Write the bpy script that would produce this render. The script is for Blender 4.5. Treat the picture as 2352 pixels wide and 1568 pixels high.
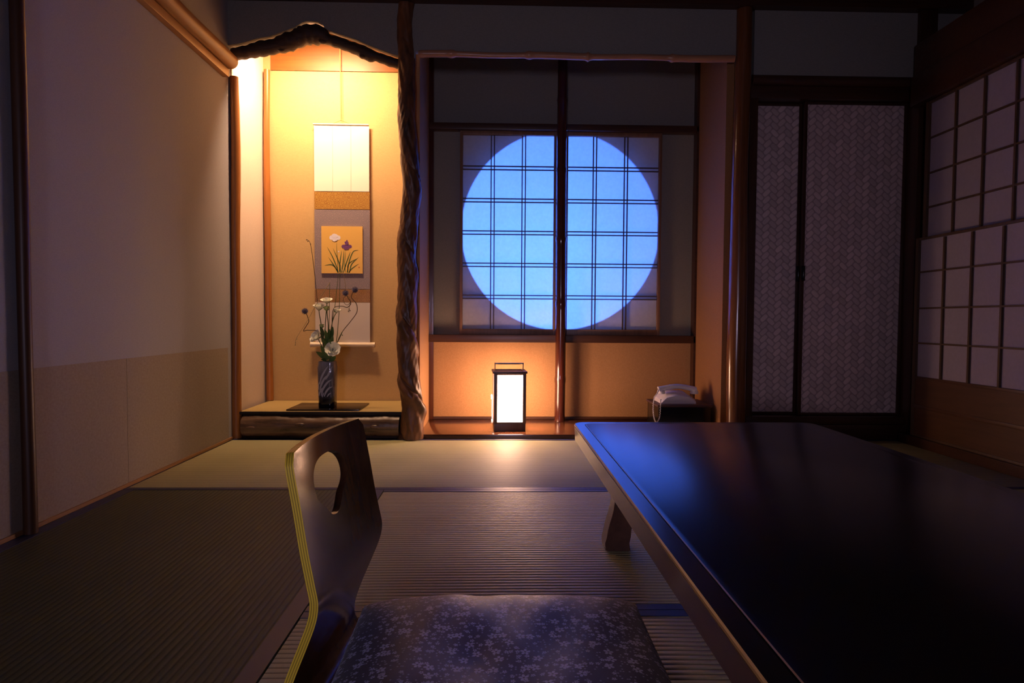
import bpy, bmesh, math, random
from mathutils import Vector, Matrix
from math import pi, sin, cos, radians
random.seed(7)
S = bpy.context.scene
COL = S.collection
for o in list(bpy.data.objects): bpy.data.objects.remove(o)

# ---------------------------------------------------------------- camera, world, lights, exposure
F = 1400.0; EYE = 0.62
YAW, PITCH, ROLL = radians(1.43), radians(2.1), radians(.35)
ROT = Matrix.Rotation(-YAW, 3, 'Z') @ Matrix.Rotation(pi/2-PITCH, 3, 'X') @ Matrix.Rotation(ROLL, 3, 'Z')
cam = bpy.data.cameras.new('camera'); camo = bpy.data.objects.new('camera', cam); COL.objects.link(camo)
cam.sensor_width = 36; cam.lens = F/2352*36; cam.clip_start = .02
camo.matrix_world = Matrix.Translation((0, 0, EYE)) @ ROT.to_4x4()
S.camera = camo
S.view_settings.view_transform = 'Standard'; S.view_settings.look = 'None'
S.view_settings.gamma = 1; S.view_settings.use_curve_mapping = False
S.view_settings.exposure = 0.0
w = bpy.data.worlds.new('world'); S.world = w; w.use_nodes = True
w.node_tree.nodes['Background'].inputs[0].default_value = (.02, .04, .12, 1)
w.node_tree.nodes['Background'].inputs[1].default_value = .3

def light(name, typ, loc, energy, color, size=.1, size_y=None, target=None, spread=None):
    l = bpy.data.lights.new(name, typ); l.energy = energy; l.color = color
    if typ == 'AREA':
        l.size = size
        if size_y: l.shape = 'RECTANGLE'; l.size_y = size_y
        if spread: l.spread = spread
    else: l.shadow_soft_size = size
    o = bpy.data.objects.new(name, l); COL.objects.link(o); o.location = loc
    if target: o.rotation_euler = (Vector(target)-Vector(loc)).to_track_quat('-Z', 'Y').to_euler()
    return o
light('garden_flood', 'AREA', (.12, 5.0, .80), 430, (.044, .150, 1), .22, target=(.37, 3.66, 1.13))
light('alcove_lamp_light', 'AREA', (-.98, 3.215, 2.165), 31, (1, .60, .35), .34, .025, target=(-1.02, 3.37, .3))
light('lantern_bulb', 'POINT', (.068, 3.32, .27), 7.5, (1, .56, .36), .022)
light('room_fill_light', 'AREA', (-.35, -1.5, .70), 3.6, (.80, .66, .98), .35, target=(.25, 3.0, .95), spread=radians(85))  # unseen fill behind the camera, added to lift the doors and walls

# ---------------------------------------------------------------- helpers
def at(x, y, Y):
    d = ROT @ Vector(((x-1176)/F, -(y-784)/F, -1)); t = Y/d.y
    return Vector((d.x*t, Y, EYE+d.z*t))
def tag(o, label=None, cat=None, group=None, kind=None):
    if label: o['label'] = label
    if cat: o['category'] = cat
    if group: o['group'] = group
    if kind: o['kind'] = kind
    return o
def thing(name, label, cat, loc=(0, 0, 0), rotz=0, group=None):
    o = bpy.data.objects.new(name, None); COL.objects.link(o); o.empty_display_size = .05
    o.location = loc; o.rotation_euler = (0, 0, rotz)
    return tag(o, label, cat, group)
def wloc(p):
    v = Vector(p.location)
    while p.parent: p = p.parent; v += Vector(p.location)
    return v
def obj(name, bm, mats, parent=None, local=False, smooth=40, label=None):
    """link a bmesh as ONE object; world-space verts are moved under the parent unless local"""
    bmesh.ops.recalc_face_normals(bm, faces=bm.faces)
    me = bpy.data.meshes.new(name)
    if parent is not None and not local:
        bmesh.ops.translate(bm, verts=bm.verts, vec=-wloc(parent))
    org = None
    if parent is None:
        xs = [v.co.x for v in bm.verts]; ys = [v.co.y for v in bm.verts]; zs = [v.co.z for v in bm.verts]
        org = Vector(((min(xs)+max(xs))/2, (min(ys)+max(ys))/2, min(zs)))
        bmesh.ops.translate(bm, verts=bm.verts, vec=-org)
    bm.to_mesh(me); bm.free()
    for m in (mats if isinstance(mats, (list, tuple)) else [mats]): me.materials.append(m)
    o = bpy.data.objects.new(name, me); COL.objects.link(o)
    if org is not None: o.location = org
    if parent is not None: o.parent = parent
    if smooth:
        for p in me.polygons: p.use_smooth = True
        try: me.set_sharp_from_angle(angle=radians(smooth))
        except Exception: pass
    if label: o['label'] = label
    return o
def struct(name, bm, mats, parent=None, smooth=30):
    o = obj(name, bm, mats, parent, smooth=smooth)
    if parent is None: o['kind'] = 'structure'
    return o
def NB(): return bmesh.new()
def box(bm, x0, x1, y0, y1, z0, z1, bev=0, mi=0):
    r = bmesh.ops.create_cube(bm, size=1)
    vs = r['verts']
    for v in vs:
        v.co = Vector((x0+(v.co.x+.5)*(x1-x0), y0+(v.co.y+.5)*(y1-y0), z0+(v.co.z+.5)*(z1-z0)))
    fs = set(f for v in vs for f in v.link_faces)
    for f in fs: f.material_index = mi
    if bev:
        es = list(set(e for v in vs for e in v.link_edges))
        bmesh.ops.bevel(bm, geom=es, offset=bev, segments=2, affect='EDGES', profile=.6)
    return bm
def BX(*a, **k): return box(NB(), *a, **k)
def tube(bm, pts, rad, n=12, mi=0, jitter=0, seed=0, cap=True):
    rnd = random.Random(seed)
    pts = [Vector(p) for p in pts]
    if not hasattr(rad, '__len__'): rad = [rad]*len(pts)
    rings = []; up = None
    for i, p in enumerate(pts):
        t = (pts[min(i+1, len(pts)-1)]-pts[max(i-1, 0)]).normalized()
        if up is None:
            up = Vector((0, 0, 1)) if abs(t.z) < .9 else Vector((0, 1, 0))
        a = (up - t*up.dot(t)).normalized(); b = t.cross(a); up = a
        ring = []
        for k in range(n):
            th = 2*pi*k/n; r = rad[i]*(1+jitter*rnd.uniform(-1, 1))
            ring.append(bm.verts.new(p+(a*cos(th)+b*sin(th))*r))
        rings.append(ring)
    for i in range(len(rings)-1):
        for k in range(n):
            f = bm.faces.new((rings[i][k], rings[i][(k+1) % n], rings[i+1][(k+1) % n], rings[i+1][k])); f.material_index = mi
    if cap:
        bm.faces.new(rings[0][::-1]).material_index = mi; bm.faces.new(rings[-1]).material_index = mi
    return bm
def spline(pts, n=8):
    P = [Vector(p) for p in pts]; P = [2*P[0]-P[1]]+P+[2*P[-1]-P[-2]]; out = []
    for i in range(1, len(P)-2):
        for k in range(n):
            t = k/n; a, b, c, d = P[i-1:i+3]
            out.append(.5*((2*b)+(c-a)*t+(2*a-5*b+4*c-d)*t*t+(3*b-a-3*c+d)*t**3))
    out.append(P[-2]); return out
def lathe(bm, c, prof, n=32, mi=0, sx=1, sy=1, tw=0):
    rings = []
    for (r, z) in prof:
        rings.append([bm.verts.new((c[0]+sx*r*cos(2*pi*k/n), c[1]+sy*r*sin(2*pi*k/n), c[2]+z)) for k in range(n)])
    for i in range(len(rings)-1):
        for k in range(n):
            bm.faces.new((rings[i][k], rings[i][(k+1) % n], rings[i+1][(k+1) % n], rings[i+1][k])).material_index = mi
    bm.faces.new(rings[0][::-1]).material_index = mi; bm.faces.new(rings[-1]).material_index = mi
    return bm
def poly_prism(bm, outer, holes, y0, y1, mi=0):
    """outline in (x,z) with holes, extruded from y0 to y1"""
    def loop(pts):
        vs = [bm.verts.new((x, y0, z)) for x, z in pts]
        return [bm.edges.new((vs[i], vs[(i+1) % len(vs)])) for i in range(len(vs))]
    es = loop(outer)
    for h in holes: es += loop(h)
    r = bmesh.ops.triangle_fill(bm, edges=es, use_beauty=True, use_dissolve=False)
    fs = [g for g in r['geom'] if isinstance(g, bmesh.types.BMFace)]
    r = bmesh.ops.extrude_face_region(bm, geom=fs)
    vs = [g for g in r['geom'] if isinstance(g, bmesh.types.BMVert)]
    bmesh.ops.translate(bm, verts=vs, vec=(0, y1-y0, 0))
    for f in bm.faces: f.material_index = mi
    return bm
def hash1(i, s=0):
    return random.Random(i*7919+s).random()

# ---------------------------------------------------------------- materials
def newmat(name):
    m = bpy.data.materials.new(name); m.use_nodes = True
    nt = m.node_tree; b = nt.nodes['Principled BSDF']
    return m, nt, b
def N(nt, t, **k):
    n = nt.nodes.new(t)
    for a, v in k.items():
        if a.startswith('i_'):
            key = a[2:]; key = int(key) if key.isdigit() else key.replace('_', ' ')
            n.inputs[key].default_value = v
        else: setattr(n, a, v)
    return n
def L(nt, a, b): nt.links.new(a, b)
def math_(nt, op, a, b=None, c=None):
    n = nt.nodes.new('ShaderNodeMath'); n.operation = op
    for i, v in enumerate((a, b, c)):
        if v is None: continue
        if isinstance(v, (int, float)): n.inputs[i].default_value = v
        else: nt.links.new(v, n.inputs[i])
    return n.outputs[0]
def plain(name, col, rough=.5, metal=0, spec=.5, coat=0):
    m, nt, b = newmat(name)
    b.inputs['Base Color'].default_value = (*col, 1); b.inputs['Roughness'].default_value = rough
    b.inputs['Metallic'].default_value = metal; b.inputs['Specular IOR Level'].default_value = spec
    b.inputs['Coat Weight'].default_value = coat; b.inputs['Coat Roughness'].default_value = .08
    # a whisper of surface variation keeps it procedural rather than dead flat
    tc = N(nt, 'ShaderNodeTexCoord'); nz = N(nt, 'ShaderNodeTexNoise', i_Scale=90., i_Detail=3.)
    L(nt, tc.outputs['Object'], nz.inputs['Vector'])
    bp = N(nt, 'ShaderNodeBump', i_Strength=.06, i_Distance=.001); L(nt, nz.outputs['Fac'], bp.inputs['Height']); L(nt, bp.outputs['Normal'], b.inputs['Normal'])
    return m
def ramp(nt, fac, stops):
    r = N(nt, 'ShaderNodeValToRGB')
    e = r.color_ramp.elements
    while len(e) < len(stops): e.new(.5)
    for i, (p, c) in enumerate(stops): e[i].position = p; e[i].color = (*c, 1)
    L(nt, fac, r.inputs['Fac']); return r.outputs['Color']
def wood(name, c1, c2, rough=.35, scale=(30, 30, 1.5), coat=0, bump=.15, spec=.5):
    m, nt, b = newmat(name)
    tc = N(nt, 'ShaderNodeTexCoord'); mp = N(nt, 'ShaderNodeMapping'); mp.inputs['Scale'].default_value = scale
    L(nt, tc.outputs['Object'], mp.inputs['Vector'])
    nz = N(nt, 'ShaderNodeTexNoise', i_Scale=1.5, i_Detail=8., i_Roughness=.65, i_Distortion=.6); L(nt, mp.outputs[0], nz.inputs['Vector'])
    c = ramp(nt, nz.outputs['Fac'], [(.3, c1), (.7, c2)]); L(nt, c, b.inputs['Base Color'])
    b.inputs['Roughness'].default_value = rough; b.inputs['Coat Weight'].default_value = coat; b.inputs['Coat Roughness'].default_value = .12
    b.inputs['Specular IOR Level'].default_value = spec
    bp = N(nt, 'ShaderNodeBump', i_Strength=bump, i_Distance=.002); L(nt, nz.outputs['Fac'], bp.inputs['Height']); L(nt, bp.outputs['Normal'], b.inputs['Normal'])
    return m
def plaster(name, c1, c2, rough=.9, grain=260, bump=.25):
    m, nt, b = newmat(name)
    tc = N(nt, 'ShaderNodeTexCoord')
    a = N(nt, 'ShaderNodeTexNoise', i_Scale=grain*1., i_Detail=3.); L(nt, tc.outputs['Object'], a.inputs['Vector'])
    mp = N(nt, 'ShaderNodeMapping'); mp.inputs['Scale'].default_value = (60, 60, 500); L(nt, tc.outputs['Object'], mp.inputs['Vector'])
    f = N(nt, 'ShaderNodeTexNoise', i_Scale=1., i_Detail=2.); L(nt, mp.outputs[0], f.inputs['Vector'])
    s = math_(nt, 'MULTIPLY_ADD', a.outputs['Fac'], .6, math_(nt, 'MULTIPLY', f.outputs['Fac'], .4))
    L(nt, ramp(nt, s, [(.35, c1), (.65, c2)]), b.inputs['Base Color'])
    b.inputs['Roughness'].default_value = rough; b.inputs['Specular IOR Level'].default_value = .2
    bp = N(nt, 'ShaderNodeBump', i_Strength=bump, i_Distance=.001); L(nt, s, bp.inputs['Height']); L(nt, bp.outputs['Normal'], b.inputs['Normal'])
    return m
def tatami(name, axis, c1, c2, dark, period=.0155):
    """woven rush: rounded ribs running along the other axis"""
    m, nt, b = newmat(name)
    g = N(nt, 'ShaderNodeNewGeometry'); sp = N(nt, 'ShaderNodeSeparateXYZ'); L(nt, g.outputs['Position'], sp.inputs[0])
    u = sp.outputs[axis]; v = sp.outputs['Y' if axis == 'X' else 'X']
    fr = math_(nt, 'FRACT', math_(nt, 'DIVIDE', u, period))
    rib = math_(nt, 'SINE', math_(nt, 'MULTIPLY', fr, pi))
    mp = N(nt, 'ShaderNodeMapping'); mp.inputs['Scale'].default_value = (1500, 60, 1) if axis == 'Y' else (60, 1500, 1)
    L(nt, g.outputs['Position'], mp.inputs['Vector'])
    nz = N(nt, 'ShaderNodeTexNoise', i_Scale=1., i_Detail=3.); L(nt, mp.outputs[0], nz.inputs['Vector'])
    nb = N(nt, 'ShaderNodeTexNoise', i_Scale=4., i_Detail=3.); L(nt, g.outputs['Position'], nb.inputs['Vector'])
    col = ramp(nt, math_(nt, 'MULTIPLY_ADD', nz.outputs['Fac'], .6, math_(nt, 'MULTIPLY', nb.outputs['Fac'], .4)), [(.35, c1), (.65, c2)])
    groove = math_(nt, 'LESS_THAN', rib, .42)
    mx = N(nt, 'ShaderNodeMixRGB'); L(nt, math_(nt, 'MULTIPLY', groove, .75), mx.inputs[0]); L(nt, col, mx.inputs[1]); mx.inputs[2].default_value = (*dark, 1)
    L(nt, mx.outputs[0], b.inputs['Base Color'])
    b.inputs['Roughness'].default_value = .58; b.inputs['Specular IOR Level'].default_value = .35
    h = math_(nt, 'MULTIPLY_ADD', rib, 1., math_(nt, 'MULTIPLY', nz.outputs['Fac'], .15))
    bp = N(nt, 'ShaderNodeBump', i_Strength=.7 if axis == 'Y' else .45, i_Distance=.0020); L(nt, h, bp.inputs['Height']); L(nt, bp.outputs['Normal'], b.inputs['Normal'])
    return m
def paper(name, col, trans=.6):
    m, nt, b = newmat(name)
    nt.nodes.remove(b); out = nt.nodes['Material Output']
    tc = N(nt, 'ShaderNodeTexCoord'); nz = N(nt, 'ShaderNodeTexNoise', i_Scale=70., i_Detail=5.); L(nt, tc.outputs['Object'], nz.inputs['Vector'])
    c = ramp(nt, nz.outputs['Fac'], [(.3, tuple(x*.93 for x in col)), (.7, col)])
    d = N(nt, 'ShaderNodeBsdfDiffuse'); t = N(nt, 'ShaderNodeBsdfTranslucent'); L(nt, c, d.inputs[0]); L(nt, c, t.inputs[0])
    mx = N(nt, 'ShaderNodeMixShader'); mx.inputs[0].default_value = trans
    L(nt, d.outputs[0], mx.inputs[1]); L(nt, t.outputs[0], mx.inputs[2]); L(nt, mx.outputs[0], out.inputs[0])
    return m
def ajiro(name, c1, c2, dark, cell=.026):
    """diagonal 2/2 basket weave of thin wood strips"""
    m, nt, b = newmat(name)
    g = N(nt, 'ShaderNodeNewGeometry'); sp = N(nt, 'ShaderNodeSeparateXYZ'); L(nt, g.outputs['Position'], sp.inputs[0])
    x, z = sp.outputs['X'], sp.outputs['Z']; k = .7071/cell
    u = math_(nt, 'MULTIPLY', math_(nt, 'ADD', x, z), k); v = math_(nt, 'MULTIPLY', math_(nt, 'SUBTRACT', x, z), k)
    i = math_(nt, 'FLOOR', u); j = math_(nt, 'FLOOR', v)
    fu = math_(nt, 'FRACT', u); fv = math_(nt, 'FRACT', v)
    s = math_(nt, 'FLOORED_MODULO', math_(nt, 'ADD', i, j), 4.)
    over = math_(nt, 'LESS_THAN', s, 1.5)                 # strip along u on top
    inv = math_(nt, 'SUBTRACT', 1., over)
    acr = math_(nt, 'ADD', math_(nt, 'MULTIPLY', over, fv), math_(nt, 'MULTIPLY', inv, fu))     # across the strip
    prof = math_(nt, 'SINE', math_(nt, 'MULTIPLY', acr, pi))
    # ends of each float: dip where it dives under
    s2 = math_(nt, 'FLOORED_MODULO', math_(nt, 'ADD', math_(nt, 'ADD', i, j), 0.), 2.)
    al = math_(nt, 'ADD', math_(nt, 'MULTIPLY', over, fu), math_(nt, 'MULTIPLY', inv, fv))
    pos = math_(nt, 'MULTIPLY', math_(nt, 'ADD', al, s2), .5)
    dive = math_(nt, 'POWER', math_(nt, 'SINE', math_(nt, 'MULTIPLY', pos, pi)), .4)
    h = math_(nt, 'MULTIPLY', math_(nt, 'POWER', prof, .35), dive)
    wn = N(nt, 'ShaderNodeTexWhiteNoise'); wn.noise_dimensions = '3D'; cb = N(nt, 'ShaderNodeCombineXYZ')
    idx = math_(nt, 'ADD', math_(nt, 'MULTIPLY', over, j), math_(nt, 'MULTIPLY', inv, math_(nt, 'ADD', i, 500.)))
    fl = math_(nt, 'FLOOR', math_(nt, 'MULTIPLY', math_(nt, 'ADD', i, j), .5))
    L(nt, idx, cb.inputs[0]); L(nt, fl, cb.inputs[1]); L(nt, over, cb.inputs[2]); L(nt, cb.outputs[0], wn.inputs['Vector'])
    vv = math_(nt, 'ADD', math_(nt, 'MULTIPLY', wn.outputs['Value'], .7), math_(nt, 'MULTIPLY', over, .3))
    c = ramp(nt, vv, [(0., c1), (1., c2)])
    mx = N(nt, 'ShaderNodeMixRGB'); L(nt, math_(nt, 'MULTIPLY', math_(nt, 'LESS_THAN', h, .55), .55), mx.inputs[0]); L(nt, c, mx.inputs[1]); mx.inputs[2].default_value = (*dark, 1)
    L(nt, mx.outputs[0], b.inputs['Base Color']); b.inputs['Roughness'].default_value = .5
    bp = N(nt, 'ShaderNodeBump', i_Strength=.6, i_Distance=.002); L(nt, h, bp.inputs['Height']); L(nt, bp.outputs['Normal'], b.inputs['Normal'])
    return m
def brocade(name, base, fig, scale, thr=.5, rough=.5):
    m, nt, b = newmat(name)
    tc = N(nt, 'ShaderNodeTexCoord'); mp = N(nt, 'ShaderNodeMapping'); mp.inputs['Scale'].default_value = (scale, scale, scale); L(nt, tc.outputs['Object'], mp.inputs['Vector'])
    vo = N(nt, 'ShaderNodeTexVoronoi', i_Scale=1., i_Randomness=.35); L(nt, mp.outputs[0], vo.inputs['Vector'])
    wv = math_(nt, 'SINE', math_(nt, 'MULTIPLY', vo.outputs['Distance'], 22.))
    L(nt, ramp(nt, wv, [(.35, base), (.75, fig)]), b.inputs['Base Color']); b.inputs['Roughness'].default_value = rough
    return m
def sakura(name, base, base2, fig):
    """cloth printed with scattered five-petalled blossoms of two sizes"""
    m, nt, b = newmat(name)
    g = N(nt, 'ShaderNodeTexCoord')
    def layer(sc, off, R, keep):
        mp = N(nt, 'ShaderNodeMapping'); mp.inputs['Scale'].default_value = (sc, sc, 0); mp.inputs['Location'].default_value = (off, off*.7, 0); L(nt, g.outputs['Object'], mp.inputs['Vector'])
        vo = N(nt, 'ShaderNodeTexVoronoi', i_Scale=1., i_Randomness=.9); vo.voronoi_dimensions = '2D'; L(nt, mp.outputs[0], vo.inputs['Vector'])
        d = N(nt, 'ShaderNodeVectorMath', operation='SUBTRACT'); L(nt, mp.outputs[0], d.inputs[0]); L(nt, vo.outputs['Position'], d.inputs[1])
        sp = N(nt, 'ShaderNodeSeparateXYZ'); L(nt, d.outputs[0], sp.inputs[0])
        sc_ = N(nt, 'ShaderNodeSeparateColor'); L(nt, vo.outputs['Color'], sc_.inputs[0])
        th = math_(nt, 'ADD', math_(nt, 'ARCTAN2', sp.outputs[1], sp.outputs[0]), math_(nt, 'MULTIPLY', sc_.outputs[0], 6.))
        r = math_(nt, 'SQRT', math_(nt, 'ADD', math_(nt, 'POWER', sp.outputs[0], 2.), math_(nt, 'POWER', sp.outputs[1], 2.)))
        lobe = math_(nt, 'POWER', math_(nt, 'ABSOLUTE', math_(nt, 'COSINE', math_(nt, 'MULTIPLY', th, 2.5))), .55)
        rr = math_(nt, 'MULTIPLY', lobe, R)
        inside = math_(nt, 'LESS_THAN', r, rr); core = math_(nt, 'GREATER_THAN', r, R*.22)
        kp = math_(nt, 'LESS_THAN', sc_.outputs[1], keep)
        return math_(nt, 'MULTIPLY', math_(nt, 'MULTIPLY', inside, core), kp)
    f = math_(nt, 'MAXIMUM', layer(46, 3.1, .36, .40), math_(nt, 'MAXIMUM', layer(85, 9.3, .33, .33), layer(150, 1.3, .24, .4)))
    nz = N(nt, 'ShaderNodeTexNoise', i_Scale=14., i_Detail=3.); L(nt, g.outputs['Object'], nz.inputs['Vector'])
    c = ramp(nt, nz.outputs['Fac'], [(.4, base), (.6, base2)])
    mx = N(nt, 'ShaderNodeMixRGB'); L(nt, math_(nt, 'MULTIPLY', f, .8), mx.inputs[0]); L(nt, c, mx.inputs[1]); mx.inputs[2].default_value = (*fig, 1)
    L(nt, mx.outputs[0], b.inputs['Base Color']); b.inputs['Roughness'].default_value = .55
    b.inputs['Sheen Weight'].default_value = .15
    n2 = N(nt, 'ShaderNodeTexNoise', i_Scale=500., i_Detail=2.); L(nt, g.outputs['Object'], n2.inputs['Vector'])
    bp = N(nt, 'ShaderNodeBump', i_Strength=.2, i_Distance=.001); L(nt, n2.outputs['Fac'], bp.inputs['Height']); L(nt, bp.outputs['Normal'], b.inputs['Normal'])
    return m

M = dict(
    left=plaster('left_wall_plaster', (.39, .395, .43), (.46, .47, .51)),
    dado=plaster('dado_paper', (.34, .29, .23), (.41, .36, .29), grain=120),
    niche=plaster('alcove_sand_plaster', (.55, .37, .165), (.62, .43, .20), grain=300, bump=.12),
    sand=plaster('sand_wall', (.37, .195, .085), (.46, .25, .115), grain=200),
    cream_wall=plaster('alcove_side_plaster', (.70, .61, .54), (.78, .68, .60), bump=.1),
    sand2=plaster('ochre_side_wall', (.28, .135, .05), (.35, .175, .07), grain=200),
    recess=plaster('window_wall_plaster', (.22, .20, .17), (.27, .25, .21)),
    grey=plaster('upper_wall_plaster', (.22, .215, .19), (.28, .27, .24)),
    ceil=wood('ceiling_boards', (.05, .03, .02), (.08, .05, .03), .7, (30, 2, 30)),
    cedar=wood('amber_cedar', (.20, .065, .008), (.30, .11, .014), .45, (2, 30, 30)),
    dark=wood('dark_stained_wood', (.035, .014, .008), (.07, .028, .014), .32),
    darkh=wood('dark_stained_rail', (.04, .016, .01), (.075, .03, .016), .35, (1.5, 30, 30)),
    log=wood('polished_log', (.10, .035, .012), (.19, .07, .022), .22, (25, 25, 1.2), coat=.4),
    leftlog=wood('dull_dark_log', (.05, .02, .009), (.10, .04, .016), .42, (25, 25, 1.2)),
    amber=wood('amber_log', (.30, .11, .025), (.44, .17, .04), .35, (25, 25, 1.2)),
    beam=wood('left_beam_wood', (.30, .15, .06), (.42, .22, .09), .4, (30, 1.5, 30)),
    endgrain=plain('beam_end_grain', (.65, .40, .26), .6),
    gnarl=wood('gnarled_glossy_wood', (.03, .014, .008), (.22, .09, .035), .42, (14, 14, 5), coat=.0, bump=.6),
    bark=wood('dark_bark', (.018, .009, .006), (.06, .028, .016), .65, (6, 40, 40), bump=1.0),
    sill=wood('bark_log', (.02, .012, .008), (.22, .13, .08), .32, (2.5, 26, 26), bump=.9),
    bamboo=wood('brown_bamboo', (.36, .17, .09), (.50, .25, .13), .3, (2, 60, 60)),
    rbam=wood('dark_red_bamboo', (.04, .010, .007), (.085, .02, .012), .16, (60, 60, 2), coat=.5),
    board=wood('alcove_floorboard', (.10, .035, .015), (.16, .06, .025), .16, (1.2, 24, 24), coat=.4, bump=.05),
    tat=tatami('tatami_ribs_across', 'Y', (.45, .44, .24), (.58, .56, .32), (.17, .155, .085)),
    tat2=tatami('tatami_ribs_along_shaded', 'X', (.055, .072, .034), (.085, .10, .05), (.02, .025, .014)),  # same rush, base colour darkened where its ribs catch less sheen
    gold=tatami('alcove_mat_weave', 'Y', (.46, .34, .13), (.58, .44, .18), (.25, .17, .05), .008),
    heri=brocade('navy_cloth_border', (.014, .022, .07), (.03, .045, .14), 300),
    darkheri=plain('dark_cloth_edge', (.015, .012, .012), .8),
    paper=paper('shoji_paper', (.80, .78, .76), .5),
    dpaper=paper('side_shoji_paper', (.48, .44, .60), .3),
    lat=wood('lattice_wood', (.055, .03, .018), (.10, .055, .03), .5, (30, 30, 2)),
    sash=wood('window_sash_wood', (.16, .075, .04), (.24, .12, .065), .45, (30, 30, 2)),
    ajiro=ajiro('woven_strip_panel', (.52, .40, .38), (.76, .58, .55), (.26, .17, .17)),
    panelw=wood('lower_board_wood', (.06, .022, .008), (.10, .04, .015), .4, (20, 2, 20)),
    lacq=None, white=plain('white_plastic', (.75, .72, .78), .3), cream=plain('cream_roller', (.8, .68, .5), .4),
    black=plain('black_lacquer', (.008, .008, .009), .15), iron=plain('handle_black', (.01, .01, .01), .25),
    scrollpaper=plain('scroll_paper', (.86, .80, .70), .8), scrolllow=plain('scroll_paper_lower', (.66, .60, .55), .8),
    line=plain('scroll_fold_line', (.5, .38, .25), .8), cord=plain('tan_cord', (.5, .30, .10), .7),
    broc1=brocade('gold_brocade', (.42, .24, .04), (.30, .13, .02), 55), broc2=brocade('mauve_brocade', (.30, .24, .25), (.20, .17, .20), 75),
    broc3=brocade('russet_brocade', (.36, .20, .08), (.22, .10, .05), 75),
    goldleaf=plain('gold_picture_ground', (.80, .50, .12), .5),
    ink=plain('painted_leaf_green', (.05, .10, .03), .8), ink2=plain('painted_leaf_pale', (.14, .20, .07), .8), irisw=plain('painted_petal_white', (.80, .80, .9), .8),
    irisp=plain('painted_petal_purple', (.16, .05, .20), .8), seal=plain('seal_red', (.6, .12, .05), .8),
    petal=paper('eustoma_petal', (.90, .91, .80), .12), pgreen=paper('eustoma_bud_green', (.58, .70, .32), .12),
    stem=plain('flower_stem', (.11, .16, .05), .6), leaf=plain('flower_leaf', (.10, .20, .06), .45), twig=plain('twig_brown', (.11, .07, .035), .6),
    straw=plain('pale_straw', (.55, .42, .2), .6), thistle=plain('thistle_head', (.10, .09, .16), .8),
    glint=plain('edge_highlight_gold', (.45, .26, .09), .35), phonebox=brocade('phone_stand_cloth', (.10, .04, .04), (.05, .03, .03), 160),  # gold tone is the bevel highlight painted along the table edges
    ply1=plain('ply_layer_yellow', (.85, .62, .05), .4), ply2=plain('ply_layer_brown', (.42, .29, .03), .4),
    hinge=plain('pale_metal', (.6, .5, .35), .35, 1.),
    frame=wood('lantern_frame_wood', (.07, .035, .03), (.12, .06, .05), .4),
    cherry=sakura('cushion_cloth', (.024, .013, .022), (.032, .016, .024), (.62, .60, .72)),
)
# walnut of the chair, glossy
M['walnut'] = wood('chair_walnut', (.055, .020, .008), (.13, .052, .018), .21, (20, 20, 2.2), coat=.1, bump=.05)
# table top: black lacquer with fine grain, satin gloss
m, nt, b = newmat('table_lacquer')
b.inputs['Base Color'].default_value = (.006, .005, .005, 1); b.inputs['Roughness'].default_value = .25; b.inputs['Specular IOR Level'].default_value = .6
tc = N(nt, 'ShaderNodeTexCoord'); mp = N(nt, 'ShaderNodeMapping'); mp.inputs['Scale'].default_value = (40, 200, 40); L(nt, tc.outputs['Object'], mp.inputs['Vector'])
nz = N(nt, 'ShaderNodeTexNoise', i_Scale=2., i_Detail=4.); L(nt, mp.outputs[0], nz.inputs['Vector'])
bp = N(nt, 'ShaderNodeBump', i_Strength=.08, i_Distance=.0004); L(nt, nz.outputs['Fac'], bp.inputs['Height']); L(nt, bp.outputs['Normal'], b.inputs['Normal'])
M['lacq'] = m
M['tedge'] = wood('table_edge_wood', (.07, .03, .022), (.12, .055, .035), .3, (30, 1.5, 30), coat=.3)
# glowing lantern paper: emits, and lets part of the bulb's light straight through
m = bpy.data.materials.new('lit_lantern_paper'); m.use_nodes = True; nt = m.node_tree; nt.nodes.remove(nt.nodes['Principled BSDF'])
e = N(nt, 'ShaderNodeEmission'); e.inputs[0].default_value = (1, .56, .35, 1); e.inputs[1].default_value = 22
t = N(nt, 'ShaderNodeBsdfTransparent'); t.inputs[0].default_value = (.55, .55, .55, 1)
ad = N(nt, 'ShaderNodeAddShader'); L(nt, e.outputs[0], ad.inputs[0]); L(nt, t.outputs[0], ad.inputs[1]); L(nt, ad.outputs[0], nt.nodes['Material Output'].inputs[0])
M['glow'] = m
m, nt, b = newmat('lamp_tube_glow'); b.inputs['Emission Color'].default_value = (1, .62, .25, 1); b.inputs['Emission Strength'].default_value = 6
M['tubeglow'] = m
# vase glaze: near black foot, smoky blue-grey body with pale brushed leaf strokes
m, nt, b = newmat('vase_glaze')
tc = N(nt, 'ShaderNodeTexCoord'); sp = N(nt, 'ShaderNodeSeparateXYZ'); L(nt, tc.outputs['Object'], sp.inputs[0])
zr = ramp(nt, math_(nt, 'MULTIPLY', sp.outputs['Z'], 4.1), [(.0, (.004, .004, .008)), (.16, (.006, .006, .012)), (.30, (.055, .06, .085)), (1., (.20, .20, .24))])
mp = N(nt, 'ShaderNodeMapping'); mp.inputs['Rotation'].default_value = (0, radians(32), 0); mp.inputs['Scale'].default_value = (75, 20, 13); L(nt, tc.outputs['Object'], mp.inputs['Vector'])
vo = N(nt, 'ShaderNodeTexVoronoi', i_Scale=1., i_Randomness=.8); L(nt, mp.outputs[0], vo.inputs['Vector'])
st = ramp(nt, vo.outputs['Distance'], [(.30, (1, 1, 1)), (.46, (0, 0, 0))])
zm = math_(nt, 'MULTIPLY', math_(nt, 'GREATER_THAN', sp.outputs['Z'], .055), .85)
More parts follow.
